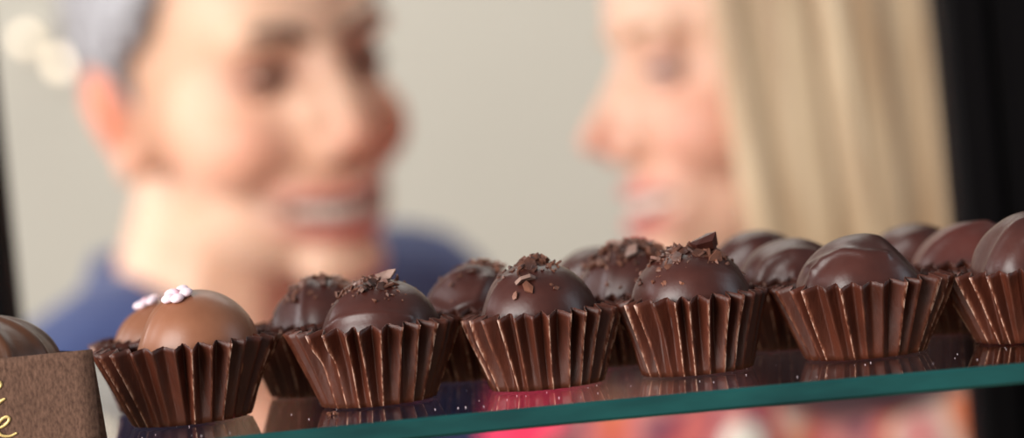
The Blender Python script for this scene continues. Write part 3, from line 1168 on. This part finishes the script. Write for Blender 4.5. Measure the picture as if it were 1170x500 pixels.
def dress(root, base, J, fem, top_mat, leg_mat, nr, top_name, sleeve=1.0, collar=None):
    sx = (J['sl'] - J['sr']).normalized()
    P = []
    for q in (-1, 1):
        off = sx * (0.065 if fem else 0.078) * q
        P.append(('limb', [J['chest'] + off, J['waist'] + off * 0.75, J['pelvis'] + off * 0.85], [0.106 if fem else 0.121, 0.090 if fem else 0.109, 0.113]))
    for s in ('l', 'r'):
        ar = (0.042 if fem else 0.050)
        P.append(('limb', [J['neck'] + (J['s' + s] - J['neck']) * (0.22 if fem else 0.30) - Vector((0, 0, 0.014)), J['s' + s]], [nr + 0.010, ar * 1.1 + 0.009]))
        end = J['e' + s] if sleeve < 1 else J['w' + s]
        if sleeve < 1:
            P.append(('limb', [J['s' + s], J['s' + s].lerp(J['e' + s], 0.75)], [ar * 1.1 + 0.009, ar * 0.95 + 0.012]))
        else:
            P.append(('limb', [J['s' + s], J['e' + s], J['e' + s].lerp(J['w' + s], 0.9)], [ar * 1.1 + 0.009, ar * 0.85 + 0.009, ar * 0.6 + 0.009]))
    F_ = J['F']
    back = J['neck'] - F_ * 0.030 + Vector((0, 0, -0.020))
    P.append(('limb', [back, J['chest'] - F_ * 0.02], [nr * 1.12, nr * 1.6]))
    P.append(('limb', [J['neck'].lerp(J['chest'], 0.62), J['chest']], [nr * 1.35, nr * 1.75]))
    if collar:
        P += collar
    garment(top_name, base, root, P, top_mat, 0.006, 8, 0.004)
    Q = []
    for q in (-1, 1):
        off = sx * (0.065 if fem else 0.078) * q
        Q.append(('limb', [J['pelvis'] + off * 0.85 + Vector((0, 0, 0.04)), J['pelvis'] + off * 0.85 - Vector((0, 0, 0.05))], [0.110, 0.113]))
    for s in ('l', 'r'):
        Q.append(('limb', [J['h' + s], J['k' + s], J['a' + s] + Vector((0, 0, 0.03))], [0.101, 0.070, 0.056]))
    garment('trousers', base, root, Q, leg_mat, 0.007, 6, 0.003)
    for s in ('l', 'r'):
        a = J['a' + s]
        garment('shoe', base, root, [('limb', [a - Vector((0, 0, 0.035)), a + J['toe'] * 0.15 - Vector((0, 0, 0.052))], [0.046, 0.033]),
                                     ('ell', a + J['toe'] * 0.06 - Vector((0, 0, 0.07)), (0.05, 0.05, 0.014))], M['shoe'], 0.005, 4)


def collar_ring(J, H, nr, z0=-0.125):
    """a soft collar: high at the nape, dropping to an open V on the chest"""
    F, Lf = J['F'], J['L']
    ax = J['chest'] - J['neck']
    out = []
    for lift, rr, th in ((0.012, 0.010, 0.010), (0.030, 0.006, 0.008), (-0.008, 0.014, 0.011)):
        ring = []
        for k in range(25):
            a = -1.9 + 3.8 * k / 24
            d = max(0.0, abs(a) - 0.9) / 1.85
            c = J['neck'] + ax * (0.50 * d ** 1.5) + Vector((0, 0, lift * (1 - d)))
            q = nr + rr + 0.012 * d
            ring.append(c - F * math.cos(a) * q + Lf * math.sin(a) * q)
        out.append(('limb', ring, [th] * 25))
    return out


# --- the man
DM = 1.46
HmR = head_rot(36, 8, 7)
eye_mid = at(370, 80, DM - 0.05)
Hm = eye_mid - HmR @ Vector((0, -0.090, 0))
Jm = pose(Hm, HmR, 42, 0.11, 0.03, -0.165, -0.235, 0.18, False)
man, HMm, bm_, nrm_ = make_person('smiling man with short grey hair and a blue polo shirt, turned towards the blonde woman', Hm, HmR, Jm, False,
                                  srgb(228, 182, 154), srgb(220, 140, 114), srgb(186, 100, 90), srgb(184, 144, 124))
dress(man, bm_, Jm, False, M['blue'], M['navy'], nrm_, 'polo_shirt', 0.5, collar_ring(Jm, Hm, nrm_))


def short_hair(root, HM, base):
    """cropped hair: a thick shell over the skull, cut back at the temples and forehead"""
    nu, nv = 96, 60
    idx, vs, fs = {}, [], []
    rg = np.random.default_rng(5)
    for i in range(nv + 1):
        el = -0.95 + (PI / 2 + 0.95) * i / nv
        for j in range(nu):
            a = 2 * PI * j / nu
            n = Vector((math.cos(el) * math.sin(a), -math.cos(el) * math.cos(a), math.sin(el)))
            p = Vector((0.0775 * n.x, 0.012 + 0.0985 * n.y, 0.035 + 0.0905 * n.z))
            # hairline: front edge
            side = abs(p.x) / 0.078
            edge = -0.060 + 0.062 * (p.z < 0.06) * 0 
            ok = True
            if p.y < 0.02:                       # ahead of the ears
                need = 0.078 if side < 0.75 else 0.078 - (side - 0.75) * 0.30
                front = -0.050 + 0.02 * (1 - side)
                if p.z < need and p.y < front + 0.042 * (1 if p.z < 0.045 else 0.25):
                    ok = False
                if p.z < -0.008:
                    ok = False
                if p.z < -0.045:
                    ok = False
            else:
                if p.z < -0.05 - 0.03 * min(1, (p.y - 0.02) / 0.05):
                    ok = False
                if side > 0.9 and p.z < 0.0 and p.y < 0.045:
                    ok = False
            if ok:
                idx[i, j] = len(vs)
                vs.append((p, n))
    out, inn = [], []
    for p, n in vs:
        th = 0.010 + 0.004 * min(1, max(0, p.z / 0.1)) + rg.uniform(-0.0012, 0.0012)
        out.append(p + n * th)
        inn.append(p - n * 0.004)
    N = len(vs)
    cnt = {}
    for i in range(nv):
        for j in range(nu):
            q = [(i, j), (i, (j + 1) % nu), (i + 1, (j + 1) % nu), (i + 1, j)]
            if all(x in idx for x in q):
                r = [idx[x] for x in q]
                fs.append(tuple(r))
                fs.append(tuple(x + N for x in r[::-1]))
                for x, y in zip(r, r[1:] + r[:1]):
                    cnt[(x, y)] = cnt.get((x, y), 0) + 1
    for (x, y) in list(cnt):
        if (y, x) not in cnt:
            fs.append((y, x, x + N, y + N))
    w = [HM @ p - base for p in out + inn]
    o = mesh('short_hair', w, fs, M['grey_hair'], root)
    o.modifiers.new('s', 'SMOOTH').iterations = 2
    return o


short_hair(man, HMm, bm_)

# --- the woman
HwR = head_rot(-76, 2, -1)
eye_near = at(752, 82, 1.33)
Hw = eye_near - HwR @ Vector((0.032 * 0.95, -0.080 * 0.95, 0))
Jw = pose(Hw, HwR, -22, 0.05, 0.0, -0.205, -0.205, 0.155, True)
woman, HMw, bw_, nrw_ = make_person('smiling woman with straight blonde hair and a bright printed scarf, in profile facing the man', Hw, HwR, Jw, True,
                                    srgb(236, 188, 162), srgb(232, 150, 128), srgb(212, 120, 116), None)
dress(woman, bw_, Jw, True, M['pink'], M['navy'], nrw_, 'pink_top', 1.0)


def long_hair(root, HM, base):
    """shoulder-length straight hair: a double-walled curtain from the centre parting round the back of the head"""
    nu, nv = 150, 46
    rg = np.random.default_rng(3)
    ph = rg.uniform(0, 6.28, 8)
    fq = (5, 9, 13, 19, 27, 34, 41, 53)
    am = (0.0022, 0.0022, 0.002, 0.0022, 0.0016, 0.0013, 0.001, 0.0008)

    def pt(i, j, inner):
        u = i / (nu - 1)
        A = -2.24 + 4.48 * u                      # 0 = back of the head, ends at the cheeks
        t = j / nv
        cx, cy = math.sin(A), math.cos(A)
        fold = sum(a * math.sin(f * A + p + 0.6 * t) for a, f, p in zip(am, fq, ph))
        th = 0.016
        if t < 0.42:                              # over the skull
            el = (PI / 2) * (1 - t / 0.42)
            r = math.cos(el)
            z = 0.035 + (0.088 + th) * math.sin(el)
            k = r
        else:
            s = (t - 0.42) / 0.58
            z = 0.035 - 0.172 * s
            k = 1.0 + 0.02 * math.sin(PI * s) - 0.02 * s
        off = (th + fold * min(1, t * 2.5) + 0.006 * min(1, t * 2))
        if inner:
            off = min(off - 0.006, 0.008)
        x = cx * (0.076 * k + off * min(1, k * 1.4))
        y = 0.012 + cy * (0.096 * k + off * min(1, k * 1.4))
        fz = abs(A) > 1.6
        if fz and t > 0.42:                       # front locks fall beside the face
            s = (t - 0.42) / 0.58
            y += 0.010 * s
        return Vector((x, y, z))
    vs, fs = [], []
    for inner in (False, True):
        for j in range(nv + 1):
            for i in range(nu):
                vs.append(pt(i, j, inner))
    W = nu
    N = nu * (nv + 1)
    for j in range(nv):
        for i in range(nu - 1):
            a = j * W + i
            fs.append((a, a + W, a + W + 1, a + 1))
            fs.append((N + a, N + a + 1, N + a + W + 1, N + a + W))
    for j in range(nv):
        a, b_ = j * W, j * W + nu - 1
        fs.append((a, N + a, N + a + W, a + W))
        fs.append((b_, b_ + W, N + b_ + W, N + b_))
    for i in range(nu - 1):
        a = nv * W + i
        fs.append((a, N + a, N + a + 1, a + 1))
    w = [HM @ p - base for p in vs]
    return mesh('long_hair', w, fs, M['blonde'], root)


long_hair(woman, HMw, bw_)


def scarf(root, base, J, nr):
    """a wide printed scarf wound round the neck and spread over shoulders and chest"""
    F, Lf = J['F'], J['L']
    nu, nv = 120, 40
    vs, fs, bord = [], [], []
    c = J['neck']
    sc_ = (J['sl'] + J['sr']) / 2
    for inner in (0, 1):
        for j in range(nv + 1):
            t = j / nv
            for i in range(nu):
                a = 2 * PI * i / nu
                fold = 0.006 * math.sin(7 * a + 5 * t) + 0.004 * math.sin(13 * a - 9 * t) + 0.003 * math.sin(40 * t + 2 * math.sin(2 * a))
                rx = nr + 0.020 + 0.165 * t ** 0.9
                ry = nr + 0.020 + 0.085 * t ** 0.8
                ctr = c.lerp(sc_, min(1, t * 1.2))
                z = 0.035 - 0.05 * t - 0.16 * t * t - 0.035 * max(0, math.cos(a)) * t
                k = fold * (0.3 + t) + (0.0 if not inner else -0.005)
                p = Vector((ctr.x, ctr.y, c.z + z)) + Lf * math.sin(a) * (rx + k) + F * math.cos(a) * (ry + k)
                p.z += fold * 0.8
                vs.append(p - base)
                bord.append(min(1, max(0, (0.40 + 0.05 * math.sin(3 * a) - t) / 0.04)))
    N = nu * (nv + 1)
    for j in range(nv):
        for i in range(nu):
            a, b_ = j * nu + i, j * nu + (i + 1) % nu
            fs.append((a, a + nu, b_ + nu, b_))
            fs.append((N + a, N + b_, N + b_ + nu, N + a + nu))
    for i in range(nu):
        a, b_ = i, (i + 1) % nu
        fs.append((a, b_, N + b_, N + a))
        a, b_ = nv * nu + i, nv * nu + (i + 1) % nu
        fs.append((a, N + a, N + b_, b_))
    return mesh('printed_scarf', vs, fs, M['scarf'], root, True, ('border', bord, 'FLOAT'))


sc_o = scarf(woman, bw_, Jw, nrw_)
CI = CROT.transposed()


def pix(p):
    q = CI @ (p - CAM)
    return (585 - q.x / q.z * FPX, 250 + q.y / q.z * FPX, -q.z)


best = min((v.co + bw_ for v in sc_o.data.vertices), key=lambda p: (pix(p)[0] - 838) ** 2 + (pix(p)[1] - 499) ** 2 + (pix(p)[2] * 300) ** 2)
MB().lathe([(0.0125 * math.sin(q), 0.006 * math.cos(q)) for q in np.linspace(0.001, PI - 0.001, 14)], 24, best - bw_ + Vector((0, -0.004, 0)),
           Matrix.Rotation(PI / 2, 4, 'X')).build('pearl_brooch', M['teeth'], woman)

# ------------------------------------------------------------------ light
w = bpy.data.worlds.new('room_light')
SC.world = w
w.use_nodes = True
bg = w.node_tree.nodes['Background']
bg.inputs[0].default_value = (0.95, 0.97, 1.0, 1)
bg.inputs[1].default_value = 0.26


def area(name, loc, target, size, power, col=(1, 1, 1), sy=None):
    l = bpy.data.lights.new(name, 'AREA')
    l.shape = 'RECTANGLE'
    l.size, l.size_y = size, sy or size
    l.energy = power
    l.color = col
    o = bpy.data.objects.new(name, l)
    COL.objects.link(o)
    o.location = loc
    o.rotation_euler = (Vector(target) - Vector(loc)).to_track_quat('-Z', 'Y').to_euler()
    return o


area('window_light', (-2.2, -2.0, 2.3), (0.0, 0.4, 1.45), 2.4, 200, (1.0, 0.97, 0.93), 2.2)
area('side_window_light', (-2.6, 0.9, 2.0), (0.0, 0.9, 1.5), 1.2, 42, (0.95, 0.97, 1.0), 1.6)
area('right_rim_light', (1.9, -0.3, 2.1), (0.0, 0.0, 1.4), 0.7, 8, (0.80, 0.90, 1.0), 1.2)  # lamp added for the truffles' bluish right rims, no window is built
area('overhead_fill', (0.2, 1.6, 2.9), (0.2, 2.0, 0.5), 1.8, 22, (1.0, 0.95, 0.88), 1.2)  # fill lamp added overhead for the back wall, not a modelled fitting

vs_ = SC.view_settings
SC.display_settings.display_device = 'sRGB'
vs_.view_transform = 'Standard'
vs_.look = 'None'
vs_.gamma = 1.0
vs_.use_curve_mapping = False
vs_.exposure = 0.0
SC.cycles.max_bounces = 8
SC.cycles.transparent_max_bounces = 16
